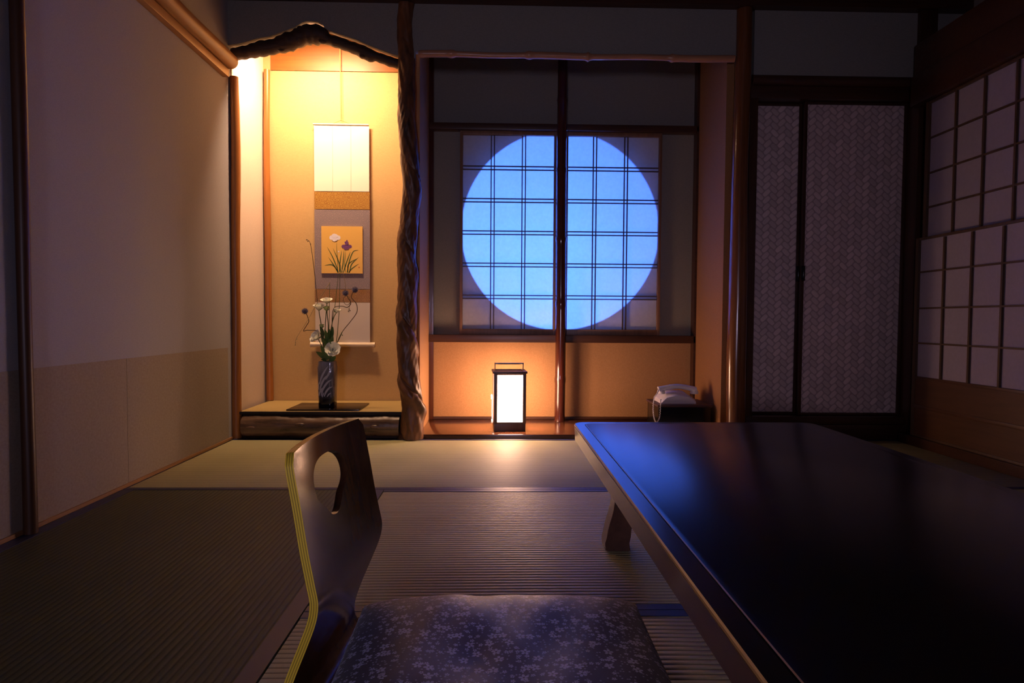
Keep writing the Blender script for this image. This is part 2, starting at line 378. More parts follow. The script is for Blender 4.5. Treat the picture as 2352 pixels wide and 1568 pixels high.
mx = N(nt, 'ShaderNodeMixRGB'); L(nt, math_(nt, 'MULTIPLY', st, zm), mx.inputs[0]); L(nt, zr, mx.inputs[1]); mx.inputs[2].default_value = (.22, .22, .28, 1)
L(nt, mx.outputs[0], b.inputs['Base Color']); b.inputs['Roughness'].default_value = .12; b.inputs['Coat Weight'].default_value = .5
M['glaze'] = m
M['paleglaze'] = plain('pale_glaze_stroke', (.42, .44, .54), .15, coat=.4)

# ================================================================ ROOM SHELL
XL, XR = -1.35, 2.40
YF = 3.13            # plane of the alcove fronts
ZC = 2.25
struct('floor', BX(XL-.1, XR+.1, -1.7, 3.9, -.12, -.051), M['dark'])
struct('ceiling', BX(XL-.1, XR+.1, -1.7, 3.9, ZC, ZC+.05), M['ceil'])
struct('wall_left', BX(XL-.1, XL, -1.7, 3.9, -.051, ZC), M['left'])
struct('wall_right', BX(XR, XR+.1, -1.7, 3.9, -.051, ZC), M['grey'])
struct('wall_rear', BX(XL, XR, -1.7, -1.6, -.051, ZC), M['grey'])
# window wall with the round opening
cx, cz, R0 = .366, 1.134, .568
bm = NB(); poly_prism(bm, [(-.44, -.05), (1.30, -.05), (1.30, ZC), (-.44, ZC)], [[(-.205, .55), (.957, .55), (.957, 1.71), (-.205, 1.71)]], 3.66, 3.70)
struct('wall_back', bm, M['recess'], smooth=0)
bm = NB(); poly_prism(bm, [(-.44, -.05), (1.30, -.05), (1.30, ZC), (-.44, ZC)], [[(cx+R0*cos(2*pi*k/96), cz+R0*sin(2*pi*k/96)) for k in range(96)]], 3.702, 3.74)
struct('wall_outer', bm, M['cream_wall'], smooth=0)
struct('trim_30', BX(-.402, 1.185, 3.657, 3.66, .021, .483), M['sand'])
struct('wall_niche_side', BX(XL, XL+.004, 3.16, 3.58, .12, ZC), M['cream_wall'])
struct('wall_niche', BX(XL, -.44, 3.58, 3.63, -.05, ZC), M['niche'])
struct('wall_partition', BX(-.44, -.402, 3.19, 3.66, -.05, ZC), M['sand'])
struct('wall_alcove_side', BX(1.185, 1.225, 3.18, 3.66, -.05, ZC), M['sand2'])
struct('wall_closet', BX(1.25, XR, 3.30, 3.36, -.05, ZC), M['grey'])
struct('wall_above_alcove', BX(-.42, 1.225, YF, YF+.04, 1.965, ZC), M['grey'])
struct('wall_above_closet', BX(1.305, XR, YF, YF+.04, 1.865, ZC), M['grey'])

# branch lintel outline (measured) -> wall above follows it with a slit of light
def c1(p): return (500+p[0]/3.016, p[1]/3.016)
topo = [c1(p) for p in [(100, 343), (190, 322), (290, 292), (370, 280), (450, 250), (540, 218), (590, 185), (625, 175), (700, 180), (740, 200), (752, 230), (850, 265), (960, 300), (1060, 345), (1180, 390), (1300, 430)]]
boto = [c1(p) for p in [(100, 415), (240, 400), (370, 375), (460, 360), (570, 320), (640, 300), (760, 310), (850, 335), (950, 375), (1060, 426), (1100, 425), (1200, 460), (1300, 490)]]
def interp(P, x):
    for (x0, y0), (x1, y1) in zip(P, P[1:]):
        if x0 <= x <= x1: return y0+(y1-y0)*(x-x0)/(x1-x0)
    return P[0][1] if x < P[0][0] else P[-1][1]
xs = [534+(931-534)*i/70 for i in range(71)]
path, rad = [], []
for i, x in enumerate(xs):
    a, b_ = interp(topo, x), interp(boto, x)
    path.append(at(x, (a+b_)/2, YF+.02)); rad.append((b_-a)/2*(YF)/F*1.0)
low = [(at(x, interp(topo, x)-5.5, YF+.02)) for x in xs]
outer = [(XL, low[0].z)]+[(p.x, p.z) for p in low[3:]]+[(-.42, low[-1].z), (-.42, ZC), (XL, ZC)]
bm = NB(); poly_prism(bm, outer, [], YF, YF+.035)
struct('wall_above_niche', bm, M['grey'], smooth=0)

# trims and rails
def trim(i, *a, mat='darkh', **k): return struct('trim_%d' % i, BX(*a, **k), M[mat])
trim(1, XL, XR, YF-.05, YF, 2.198, ZC)                                   # cornice
trim(2, -.40, 1.185, 3.60, 3.66, 1.725, 1.762, bev=.003)                 # window lintel
trim(3, -.40, 1.185, 3.60, 3.66, .482, .527, bev=.003)                   # window sill
trim(4, -.402, -.375, 3.615, 3.66, .021, 2.2, mat='rbam')                # left edge post strip
trim(5, 1.172, 1.185, 3.60, 3.66, .021, 2.2)
trim(6, -.40, 1.185, 3.635, 3.66, .021, .034)                            # base strip under the window
trim(7, XL+.05, -.46, 3.574, 3.58, 2.035, 2.245, mat='cedar')             # cedar board at the head of the niche
trim(8, XL, XL+.03, -1.5, 3.07, 1.797, 1.835, mat='beam', bev=.003)       # lower strip of left beam
trim(9, 1.30, 2.145, 3.12, 3.30, .0, .078, bev=.004)                      # closet step
trim(10, 1.30, 2.145, 3.14, 3.30, .078, .118, bev=.003)                   # closet threshold
trim(11, 1.30, 2.145, 3.15, 3.30, 1.765, 1.84, bev=.003)                  # closet head rail
trim(12, 1.297, 1.338, 3.145, 3.30, .118, 1.765, mat='dark')
trim(13, 2.10, 2.20, -1.5, 3.10, 1.71, 1.86, bev=.006)                   # shoji head beam
trim(14, 2.115, 2.19, -1.5, 3.10, 1.86, 2.02, bev=.006)
trim(15, 2.088, 2.20, -1.5, 3.10, -.04, .045, bev=.004)                    # sill under side shoji
trim(16, XL, XL+.008, -1.5, 3.12, .0, .012, mat='beam')                   # thin base strip left wall
# dado paper on left wall with its vertical seams
for i, (a, b_) in enumerate([(-1.5, .9), (.902, 2.25), (2.252, 3.09)]):
    struct('trim_%d' % (17+i), BX(XL, XL+.0015, a, b_, .012, .468), M['dado'])
# floor boards of the alcove
struct('floor_alcove', BX(-.402, 1.185, 3.155, 3.66, -.05, .020, bev=.004), M['board'])
trim(20, XL+.02, XR-.2, 3.135, 3.153, -.05, -.002, mat='dark')

# ================================================================ POSTS AND LOGS
def logpost(name, label, x, y, z0, z1, r0, r1, mat, seed, wob=.004, knots=0, n=20):
    bm = NB(); pts = []; rr = []; rnd = random.Random(seed); K = 40
    ph = rnd.uniform(0, 6)
    for i in range(K+1):
        t = i/K; pts.append((x+wob*sin(5*t+ph)+wob*.5*sin(13*t+ph), y, z0+(z1-z0)*t))
        rr.append((r0+(r1-r0)*t)*(1+.05*sin(9*t+ph*2)))
    tube(bm, pts, rr, n, jitter=.012, seed=seed)
    return tag(obj(name, bm, M[mat]), label, 'post')
logpost('wooden_post', 'slim dark log post at the far left standing partway along the left wall', XL+.018, 1.755, .001, ZC, 0.0175, .0175, 'leftlog', 3, .002)
logpost('wooden_post', 'amber log post at the near left corner of the lit alcove', XL+.019, YF+.022, .001, 1.83, .024, .021, 'amber', 5, .004)
logpost('wooden_post', 'thin reddish log post in the back left corner inside the lit alcove', XL+.030, 3.562, .142, 2.03, .019, .017, 'amber', 8, .003)
logpost('wooden_post', 'thick polished log post between window recess and woven closet doors', 1.2465, 3.13, .001, 2.197, .050, .038, 'log', 11, .004)
struct('trim_21', BX(2.148, 2.235, 3.10, 3.19, .0, ZC, bev=.006), M['dark'])

# round beam along the left wall
bm = NB(); K = 40
tube(bm, [(XL+.038, -1.5+(3.075+1.5)*i/K, 1.872+.002*sin(i)) for i in range(K+1)], .036, 20)
bm.faces.ensure_lookup_table(); bm.faces[-1].material_index = 1
tag(obj('round_beam', bm, [M['beam'], M['endgrain']]), 'round tan log beam running along the upper left wall with a pale cut end', 'beam')
# round beam above closet
bm = NB(); tube(bm, [(1.30+.84*i/12, 3.145, 1.853) for i in range(13)], .027, 16)
tag(obj('round_beam', bm, M['darkh']), 'dark round beam lying across the top of the woven closet doors', 'beam')

# gnarled branch lintel
bm = NB(); tube(bm, path, [r*(1+.06*sin(i*1.7)+.05*sin(i*.61)) for i, r in enumerate(rad)], 14, jitter=.035, seed=2)
for (i, s) in ((20, -1), (28, 1), (37, -1), (53, -1)):
    p = path[i]; bmesh.ops.create_icosphere(bm, subdivisions=2, radius=.016, matrix=Matrix.Translation((p.x, p.y-.012, p.z+s*rad[i]*.75)) @ Matrix.Diagonal((1.3, .8, .8, 1)))
tag(obj('branch_lintel', bm, M['bark'], smooth=60), 'crooked dark branch arching over the top of the lit alcove', 'branch')

# tokobashira: trunk wrapped by a helical vine ridge
bm = NB(); NZ, NT = 420, 72; rings = []
z0, z1 = .001, 2.197
def nse(a, b, s):
    return sin(a*3.1+s)*cos(b*2.3+s*1.7)+.5*sin(a*6.3+b*4.1+s*.3)+.25*sin(a*12.7-b*9.1+s)
for i in range(NZ+1):
    t = i/NZ; z = z0+(z1-z0)*t; ring = []
    cxp = -.449+.012*sin(z*5.2+1)-.004*z+.006*sin(z*11); cyp = 3.135+.008*sin(z*6+2)
    for k in range(NT):
        th = 2*pi*k/NT
        r = .053-.013*t+.009*max(0, 1-z/.35)
        # helix: front side (th=-pi/2) drifts to +x going down
        ph = (th + z*2*pi/.345*1.0 + .9*sin(z*3.3)) % (2*pi)
        d = (ph-pi)/pi
        ridge = math.exp(-(d/.20)**2)*.011 - math.exp(-((d-.30)/.055)**2)*.016*(.35+.65*max(0, sin(z*5.3+1.2)))
        r += ridge*(.65+.5*sin(z*2.1+1)) + .0020*nse(th, z*12, 1.3) + .0010*sin(th*9+z*40)
        ring.append(bm.verts.new((cxp+r*cos(th), cyp+r*sin(th)*.95, z)))
    rings.append(ring)
for i in range(NZ):
    for k in range(NT):
        bm.faces.new((rings[i][k], rings[i][(k+1) % NT], rings[i+1][(k+1) % NT], rings[i+1][k]))
bm.faces.new(rings[0][::-1]); bm.faces.new(rings[-1])
tag(obj('gnarled_post', bm, M['gnarl'], smooth=80), 'twisted gnarled tree trunk post between the lit alcove and the round window', 'post')

# log in front of alcove floor
bm = NB(); K = 60; pts = []; rr = []
for i in range(K+1):
    t = i/K; pts.append((XL+.050+.80*t, 3.155, .061+.003*sin(t*9))); rr.append(.055*(1+.03*sin(t*14)+.02*sin(t*37)))
tube(bm, pts, rr, 20, jitter=.03, seed=9)
for v in bm.verts: v.co.y = 3.155+(v.co.y-3.155)*.85
for (x, y_, z) in ((-1.0, 3.113, .075), (-1.25, 3.112, .06), (-.62, 3.113, .065)):
    bmesh.ops.create_icosphere(bm, subdivisions=2, radius=.016, matrix=Matrix.Translation((x, y_, z)) @ Matrix.Diagonal((1.8, .5, .7, 1)))
tag(obj('threshold_log', bm, M['sill'], smooth=60), 'knotty bark-streaked log lying along the foot of the lit alcove', 'log')

# alcove floor platform + mat
struct('floor_niche', BX(XL, -.44, 3.20, 3.58, -.05, .122), M['dark'])
mt = thing('alcove_mat', 'golden rush mat with a dark edge covering the raised alcove floor', 'mat', (-.90, 3.34, .1225))
obj('mat_surface', BX(-1.32, -.47, 3.150, 3.575, .1235, .138, bev=.004), M['gold'], mt)
obj('cloth_border', BX(-1.32, -.47, 3.138, 3.1495, .1235, .1385, bev=.003), M['darkheri'], mt, label='dark cloth front edge')

# bamboo pole lintel
bm = NB(); pts = []; rr = []
nodes = [.0, .105, .345, .535, .80, 1.0]
K = 120
for i in range(K+1):
    t = i/K; bump = sum(math.exp(-((t-n_)/.006)**2) for n_ in nodes[1:-1])
    pts.append((-.40+1.60*t, 3.122, 1.948-.004*((t*4.2) % 1)*0+.002*sin(t*20))); rr.append(.0145*(1+.5*bump)+.003*(sum(1 for n_ in nodes if t > n_) % 2))
tube(bm, pts, rr, 14)
tag(obj('bamboo_pole', bm, M['bamboo']), 'thin brown jointed bamboo pole lying across the top of the window recess', 'pole')
# centre bamboo post
bm = NB(); pts = []; rr = []; K = 150; NODE = [.11, .31, .48, .66, .84]
for i in range(K+1):
    t = i/K; bump = sum(math.exp(-((t-n_)/.006)**2) for n_ in NODE)
    pts.append((.372+.002*sin(t*7), 3.565, .0205+(ZC-.0305)*t)); rr.append(.0315-.004*t+.003*bump)
tube(bm, pts, rr, 24)
tag(obj('bamboo_post', bm, M['rbam']), 'dark red glossy bamboo post standing in front of the middle of the round window', 'post')

# ================================================================ WINDOW SHOJI
def window(i, x0, x1, vpairs):
    y0, y1 = 3.628, 3.657; zb, zt = .527, 1.725
    f = thing('window_%d' % i, None, None, ((x0+x1)/2, y1, zb)); f['kind'] = 'structure'
    bm = NB(); s = .017
    box(bm, x0, x0+s, y0, y1, zb, zt, bev=.002); box(bm, x1-s, x1, y0, y1, zb, zt, bev=.002)
    box(bm, x0+s, x1-s, y0+.001, y1-.001, zb, zb+.034, bev=.002); box(bm, x0+s, x1-s, y0+.001, y1-.001, zt-.022, zt, bev=.002)
    obj('window_frame', bm, M['sash'], f)
    bm = NB(); gx0, gx1, gz0, gz1 = x0+s, x1-s, zb+.034, zt-.022
    for c in vpairs:
        for d in (-.0095, .0095): box(bm, c+d-.003, c+d+.003, 3.638, 3.6495, gz0, gz1)
    for k in range(1, 6):
        z = gz0+(gz1-gz0)*k/6
        for d in (-.010, .010): box(bm, gx0, gx1, 3.639, 3.6490, z+d-.003, z+d+.003)
    obj('lattice', bm, M['lat'], f, smooth=0)
    obj('paper', BX(gx0-.004, gx1+.004, 3.6498, 3.6503, gz0-.004, gz1+.004), M['paper'], f, smooth=0)
window(1, -.222, .350, [-.029, .155]); window(2, .400, .975, [.577, .763])

# ================================================================ CLOSET DOORS
def closet(i, x0, x1, y0, pull):
    t = thing('door_%d' % i, None, None, ((x0+x1)/2, y0+.012, .119)); t['kind'] = 'structure'
    zb, zt, s = .119, 1.764, .016
    bm = NB()
    box(bm, x0, x0+s, y0, y0+.024, zb, zt, bev=.002); box(bm, x1-s, x1, y0, y0+.024, zb, zt, bev=.002)
    box(bm, x0+s, x1-s, y0, y0+.024, zb, zb+.014, bev=.002); box(bm, x0+s, x1-s, y0, y0+.024, zt-.014, zt, bev=.002)
    obj('door_frame', bm, M['dark'], t)
    obj('woven_panel', BX(x0+s, x1-s, y0+.006, y0+.018, zb+.014, zt-.014), M['ajiro'], t)
    bm = NB()
    if pull is not None:
        box(bm, pull-.010, pull+.010, y0-.006, y0, .83, .91, bev=.004)
        tube(bm, [(pull+.0, y0-.006, .84+.01*k) for k in range(7)], [.003, .006, .007, .007, .007, .006, .003], 10)
        obj('door_handle', bm, M['iron'], t)
closet(1, 1.335, 1.605, 3.215, 1.598)
closet(2, 1.602, 2.148, 3.185, 1.611)

# ================================================================ SIDE SHOJI (right wall)
def sideshoji(i, ya, yb):
    t = thing('door_%d' % i, None, None, (2.12, (ya+yb)/2, .046)); t['kind'] = 'structure'
    # back leaf (upper), X 2.125..2.15
    def frame(x0, x1, zb, zt, s):
        bm = NB()
        box(bm, x0, x1, ya, ya+s, zb, zt, bev=.002); box(bm, x0, x1, yb-s, yb, zb, zt, bev=.002)
        box(bm, x0+.0005, x1-.0005, ya+s, yb-s, zb, zb+.012, bev=.002); box(bm, x0+.0005, x1-.0005, ya+s, yb-s, zt-.012, zt, bev=.002); return bm
    obj('upper_frame', frame(2.128, 2.150, 1.005, 1.708, .022), M['lat'], t)
    obj('lower_frame', frame(2.096, 2.118, .046, 1.035, .022), M['lat'], t)
    bm = NB()
    n = 5
    for k in range(1, n):
        y = 2.996-.168*k-(2.996+.026-yb) if False else (yb-.026)-.168*k
        box(bm, 2.131, 2.141, y-.005, y+.005, 1.017, 1.697)
    for z in (1.186, 1.354, 1.526): box(bm, 2.1315, 2.1405, ya+.02, yb-.02, z-.004, z+.004)
    obj('upper_lattice', bm, M['lat'], t, smooth=0)
    bm = NB()
    for k in range(1, n):
        y = (yb-.022)-.168*k
        box(bm, 2.099, 2.109, y-.005, y+.005, .345, 1.02)
    for z in (.513, .686, .865): box(bm, 2.0995, 2.1085, ya+.02, yb-.02, z-.004, z+.004)
    obj('lower_lattice', bm, M['lat'], t, smooth=0)
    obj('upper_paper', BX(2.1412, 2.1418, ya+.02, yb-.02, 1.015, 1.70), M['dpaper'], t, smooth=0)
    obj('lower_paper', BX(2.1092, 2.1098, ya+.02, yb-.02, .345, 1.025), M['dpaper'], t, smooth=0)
    bm = NB(); box(bm, 2.100, 2.114, ya+.02, yb-.02, .058, .335); box(bm, 2.097, 2.117, ya+.02, yb-.02, .333, .347, bev=.002); box(bm, 2.096, 2.100, ya+.02, yb-.02, .188, .206, bev=.002)
    obj('base_board', bm, M['panelw'], t)
sideshoji(3, 2.13, 3.02); sideshoji(4, 1.235, 2.125)

# ================================================================ TATAMI
def mat(label, x0, x1, y0, y1, axis, edges):
    t = thing('tatami_mat', label, 'tatami mat', ((x0+x1)/2, (y0+y1)/2, -.05), group='tatami mats on the floor')
    g = .0015; hw = .025 if axis == 'Y' else .038
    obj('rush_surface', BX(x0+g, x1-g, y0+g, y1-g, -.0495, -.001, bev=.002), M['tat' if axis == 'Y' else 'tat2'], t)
    for e in edges:
        if e == 'N': r = (x0+g, x1-g, y1-hw-g, y1-g)
        if e == 'S': r = (x0+g, x1-g, y0+g, y0+hw+g)
        if e == 'E': r = (x1-hw-g, x1-g, y0+g, y1-g)
        if e == 'W': r = (x0+g, x0+hw+g, y0+g, y1-g)
        obj('cloth_border', BX(*r, -.0009, .0004), M['heri'], t, label='navy cloth border')
X0 = XL+.01
mat('back row tatami mat in front of the alcove log and lantern', X0, .47, 2.20, 3.13, 'Y', 'NS')
mat('back row tatami mat behind the low table, beside the paper side screens', .47, 2.086, 2.20, 3.13, 'Y', 'NS')
mat('tatami mat along the left wall with ribs running away from the camera', X0, -.405, .38, 2.20, 'X', 'EW')
mat('middle tatami mat running from behind the chair to under the low table', -.405, 1.40, 1.275, 2.20, 'Y', 'NS')
mat('tatami mat along the right wall beside the low table', 1.40, 2.086, .38, 2.20, 'Y', 'EW')
mat('near tatami mat under the legless chair and its cushion', -.405, 1.40, .36, 1.275, 'Y', 'NS')
mat('nearest tatami mat at the bottom left, behind the chair', X0, .47, -.56, .36, 'Y', 'NS')

# ================================================================ SCROLL
sc = thing('hanging_scroll', 'white and mauve hanging scroll with an iris picture in the lit alcove', 'hanging scroll', (-.90, 3.55, .46))
YS = 3.5605
def sheet(name, x0, y0, x1, y1, mat, yy=YS, th=.0015, parent=sc, label=None):
    a = at(x0, y0, yy); b_ = at(x1, y1, yy)
    return obj(name, BX(a.x, b_.x, yy, yy+th, b_.z, a.z), M[mat], parent, smooth=0, label=label)
sheet('upper_paper', 721, 287, 848, 440, 'scrollpaper', label='blank white upper section')
sheet('brocade_band', 722, 440, 849, 481, 'broc1', label='gold brocade band')
sheet('brocade_ground', 722, 481, 850, 664, 'broc2', label='mauve brocade ground')
sheet('brocade_band', 723, 664, 850, 694, 'broc3', label='russet brocade band')
sheet('lower_paper', 724, 694, 850, 787, 'scrolllow', label='pale grey lower section')
for x in (764, 806): sheet('fold_strip', x-.6, 287, x+.6, 440, 'line', YS-.0006, .0006)
a = at(719, 285, YS); b_ = at(847, 285, YS)
bm = NB(); tube(bm, [(a.x, YS, a.z), (b_.x, YS, a.z)], .005, 12); obj('top_bar', bm, M['cream'], sc)
a = at(714, 791, YS); b_ = at(862, 791, YS); bm = NB()
tube(bm, [(a.x, YS-.004, a.z), (a.x+.028, YS-.004, a.z), (a.x+.030, YS-.004, a.z), (b_.x-.030, YS-.004, a.z), (b_.x-.028, YS-.004, a.z), (b_.x, YS-.004, a.z)], [.015, .014, .0125, .0125, .014, .015], 20)
obj('roller', bm, M['cream'], sc)
top = at(783, 276, YS)
bm = NB(); tube(bm, [at(764, 284, YS), top, at(804, 284, YS)], .002, 8)
tube(bm, [top, (top.x-.001, YS, 1.9), (top.x-.003, YS, 2.17)], .0032, 8)
bmesh.ops.create_icosphere(bm, subdivisions=2, radius=.004, matrix=Matrix.Translation(top))
obj('hanging_cord', bm, M['cord'], sc)
YP = YS-.007
pa = sheet('picture_board', 738, 519, 833, 628, 'goldleaf', YP, .005, label='gold square board painted with a white and a purple iris')
def px(x, y, yy): return at(640+x/2.8, 260+y/2.8, yy)       # detail-crop pixels
def blade(bm, pts, w):
    P = spline([px(x, y, YP-.0004) for x, y in pts], 6); n = len(P); L_, R_ = [], []
    for i, p in enumerate(P):
        t = i/(n-1); d = (P[min(i+1, n-1)]-P[max(i-1, 0)]).normalized(); nn = Vector((-d.z, 0, d.x)); ww = w*(sin(pi*min(1, .15+t*.85))**.7)*.5+.0002
        L_.append(bm.verts.new(p+nn*ww)); R_.append(bm.verts.new(p-nn*ww))
    for i in range(n-1): bm.faces.new((L_[i], R_[i], R_[i+1], L_[i+1]))
def petals(bm, cx_, cy_, lst, yy):
    c = px(cx_, cy_, yy)
    for q_i, (ang, ln, wd) in enumerate(lst):
        a = radians(ang); d = Vector((cos(a), 0, sin(a))); q = Vector((-sin(a), 0, cos(a))); vs = []
        for k in range(14):
            th = 2*pi*k/14; vs.append(bm.verts.new(c+Vector((0, -.0003*q_i, 0))+d*(ln*(.5-.5*cos(th)))+q*(wd*.5*sin(th)*(1-.35*cos(th)))))
        bm.faces.new(vs)
bm = NB()
for pts in [[(378, 1025), (380, 960), (375, 900), (374, 830)], [(430, 1025), (425, 960), (432, 880)]]: blade(bm, pts, .0030)
for pts in [[(385, 1025), (370, 980), (345, 920), (312, 860)], [(382, 1025), (360, 985), (320, 925)], [(378, 1010), (345, 975), (295, 978)], [(400, 1025), (388, 960), (350, 868)],
            [(390, 1020), (395, 960), (405, 880)], [(440, 1025), (455, 950), (480, 890), (515, 880)], [(455, 1025), (470, 970), (515, 925)], [(450, 1025), (470, 1000), (515, 968)], [(415, 1025), (440, 950), (462, 890)],
            [(405, 1025), (415, 960), (420, 880)], [(445, 1025), (450, 970), (500, 935)]]: blade(bm, pts, .0055)
ir = obj('painted_leaves', bm, M['ink'], pa, smooth=0)
bm = NB(); petals(bm, 362, 800, [(0, .032, .024), (180, .032, .024), (60, .022, .024), (120, .024, .024), (250, .022, .02), (300, .020, .018)], YP-.0006); obj('white_iris', bm, M['irisw'], pa, smooth=0, label='white painted iris'); bm = NB(); petals(bm, 385, 895, [(80, .010, .007)], YP-.0006); obj('white_bud', bm, M['irisw'], pa, smooth=0, label='small white painted bud')
bm = NB(); petals(bm, 437, 850, [(-15, .031, .018), (195, .030, .018), (250, .026, .020), (290, .024, .020), (85, .032, .011), (65, .022, .010), (110, .024, .010)], YP-.0008); obj('purple_iris', bm, M['irisp'], pa, smooth=0, label='purple painted iris')
bm = NB(); c_ = px(517, 990, YP-.0004); box(bm, c_.x-.003, c_.x+.003, YP-.0008, YP-.0001, c_.z-.003, c_.z+.003); obj('red_seal', bm, M['seal'], pa, smooth=0)

# ================================================================ TRAY, VASE AND FLOWERS
tag(obj('display_tray', BX(-1.088, -.712, 3.165, 3.42, .1385, .1465, bev=.0025), M['black']), 'thin black rectangular board under the vase on the alcove mat', 'tray')
VX, VY, VZ = -.900, 3.262, .1468
bm = NB()
prof = [(.041, 0), (.043, .004), (.043, .03), (.0445, .07), (.0455, .13), (.047, .18), (.0465, .21), (.0435, .228), (.043, .2435), (.0405, .2435), (.040, .225), (.041, .18), (.038, .03)]
NTv = 40; rings = []
for (r, z) in prof:
    ring = []
    for k in range(NTv):
        th = 2*pi*k/NTv; e_ = 4.; rr_ = r/((abs(cos(th))**e_+abs(sin(th))**e_)**(1/e_))*(1+.012*sin(z*60+th*2))
        ring.append(bm.verts.new((VX+rr_*cos(th), VY+rr_*sin(th), VZ+z)))
    rings.append(ring)
for i in range(len(rings)-1):
    for k in range(NTv): bm.faces.new((rings[i][k], rings[i][(k+1) % NTv], rings[i+1][(k+1) % NTv], rings[i+1][k]))
bm.faces.new(rings[0][::-1]); bm.faces.new(rings[-1])
vs_ = thing('flower_vase', 'tall squarish dark vase with pale leaf strokes holding the white flowers', 'vase', (VX, VY, VZ))
obj('vase_body', bm, M['glaze'], vs_, smooth=50)
def vsurf(x, z):
    """point just proud of the vase's front face"""
    r = .043
    for (r0, z0_), (r1, z1_) in zip(prof[:9], prof[1:9]):
        if z0_ <= z <= z1_: r = r0+(r1-r0)*(z-z0_)/max(1e-6, z1_-z0_)
    q_ = min(.985, abs(x)/r); y = r*(1-q_**4)**.25
    return Vector((VX+x, VY-y*1.012-.0008, VZ+z))
def stroke(bm, pts, w_):
    P = spline([(x, 0, z) for x, z in pts], 5); n = len(P); A, B = [], []
    for i, p in enumerate(P):
        d = (P[min(i+1, n-1)]-P[max(i-1, 0)]).normalized(); nn = Vector((-d.z, 0, d.x)); ww = w_*.5*sin(pi*(.08+.9*i/(n-1)))**.8
        A.append(bm.verts.new(vsurf(p.x+nn.x*ww, p.z+nn.z*ww))); B.append(bm.verts.new(vsurf(p.x-nn.x*ww, p.z-nn.z*ww)))
    for i in range(n-1): bm.faces.new((A[i], B[i], B[i+1], A[i+1]))
for pts, w_ in [([(-.022, .065), (-.012, .10), (.012, .135), (.034, .150)], .011), ([(-.006, .060), (.004, .085), (.020, .105), (.036, .112)], .010), ([(-.030, .085), (-.022, .120), (-.004, .155), (.018, .178)], .011),
                ([(-.034, .062), (-.030, .080), (-.018, .100), (-.008, .108)], .009), ([(-.030, .125), (-.020, .160), (-.002, .195), (.016, .222)], .010), ([(.002, .150), (.014, .172), (.026, .195), (.036, .220)], .011),
                ([(-.036, .095), (-.036, .120), (-.030, .140)], .007), ([(.008, .058), (.018, .072), (.030, .080)], .007), ([(-.018, .058), (-.014, .066), (-.006, .082)], .006)]:
    bm = NB(); stroke(bm, pts, w_); obj('painted_leaf', bm, M['paleglaze'], vs_, smooth=0)
MOUTH = Vector((VX, VY, VZ+.19))
def leafmesh(bm, base, tip, w, sag=.0, seed=0):
    base, tip = Vector(base), Vector(tip); d = tip-base; side = d.cross(Vector((.3, 1, .2))).normalized(); up = side.cross(d).normalized(); rows = []
    for i in range(9):
        t = i/8; ww = w*sin(pi*(t**.8))**.8*.5+.0004
        c = base+d*t+up*(sag*sin(pi*t))
        rows.append([bm.verts.new(c-side*ww+up*.15*ww), bm.verts.new(c), bm.verts.new(c+side*ww+up*.15*ww)])
    for i in range(8):
        for k in range(2): bm.faces.new((rows[i][k], rows[i][k+1], rows[i+1][k+1], rows[i+1][k]))
def bloom(bm, c, r, openness, seed, axis=(0, -.3, 1)):
    """ruffled cup of overlapping petals in three whorls"""
    rnd = random.Random(seed); ax = Vector(axis).normalized(); q = ax.to_track_quat('Z', 'Y')
    for wh, (n, rr_, op, hh) in enumerate([(5, 1.0, openness, 1.0), (5, .72, openness*.6, 1.05), (3, .42, openness*.25, .95)]):
        for p in range(n):
            a0 = 2*pi*p/n+wh*.6+rnd.uniform(-.1, .1); rows = []
            for i in range(6):
                v = i/5; row = []
                rad_ = r*rr_*(sin(v*pi/2)**.7*(.55+.5*openness)+op*v*v*.5); zz = r*hh*(v*1.1-.45*op*v**3)
                for k in range(6):
                    u = k/5*2-1; th = a0+u*(pi/n*1.45)
                    ruff = .07*r*sin(u*9+seed+p)*v**3
                    q_ = Vector((cos(th)*(rad_+ruff), sin(th)*(rad_+ruff), zz*(1-.16*u*u*v)))
                    row.append(bm.verts.new(Vector(c)+q @ q_))
                rows.append(row)
            for i in range(5):
                for k in range(5): bm.faces.new((rows[i][k], rows[i][k+1], rows[i+1][k+1], rows[i+1][k]))
def fp(x, y, dy=0): return at(x, y, VY+dy)
def cz_(x, y): return (640+x/3.645, 530+y/3.645)      # second detail crop
def flower(label, hx, hy, dep, r, openness, mids, seed, bud=False, axis=(0, -.3, 1), leaves=()):
    r *= 1.35
    head = fp(*cz_(hx, hy), dep)
    t = thing('white_eustoma', label, 'flower', MOUTH, group=None)
    pts = [MOUTH+Vector((random.uniform(-.02, .02), random.uniform(-.02, .02), -.05))]+[fp(*cz_(x, y), dep*.6) for x, y in mids]+[head-Vector(axis).normalized()*r*.2]
    bm = NB(); tube(bm, spline(pts, 6), .0022, 8); obj('stem', bm, M['stem'], t)
    bm = NB(); bloom(bm, head-Vector(axis).normalized()*r*.4, r, openness, seed, axis); obj('bloom', bm, M['pgreen' if bud else 'petal'], t, smooth=180)
    bm = NB()
    for k in range(5):
        a = 2*pi*k/5; b0 = head-Vector(axis).normalized()*r*.45; leafmesh(bm, b0, b0+Vector((cos(a)*r*.7, sin(a)*r*.7, r*.5)), .004)
    obj('sepals', bm, M['leaf'], t, smooth=180)
    for i, (x0, y0, x1, y1, w_) in enumerate(leaves):
        bm = NB(); leafmesh(bm, fp(*cz_(x0, y0), dep*.5), fp(*cz_(x1, y1), dep-.012), w_*1.4, .006); obj('leaf', bm, M['leaf'], t, smooth=180)
    return t
flower('topmost white eustoma bloom in the vase, facing upward', 402, 590, .0, .021, .6, [(400, 1060), (415, 820), (405, 680)], 1, leaves=((395, 1000, 350, 860, .018), (400, 960, 445, 840, .018)))
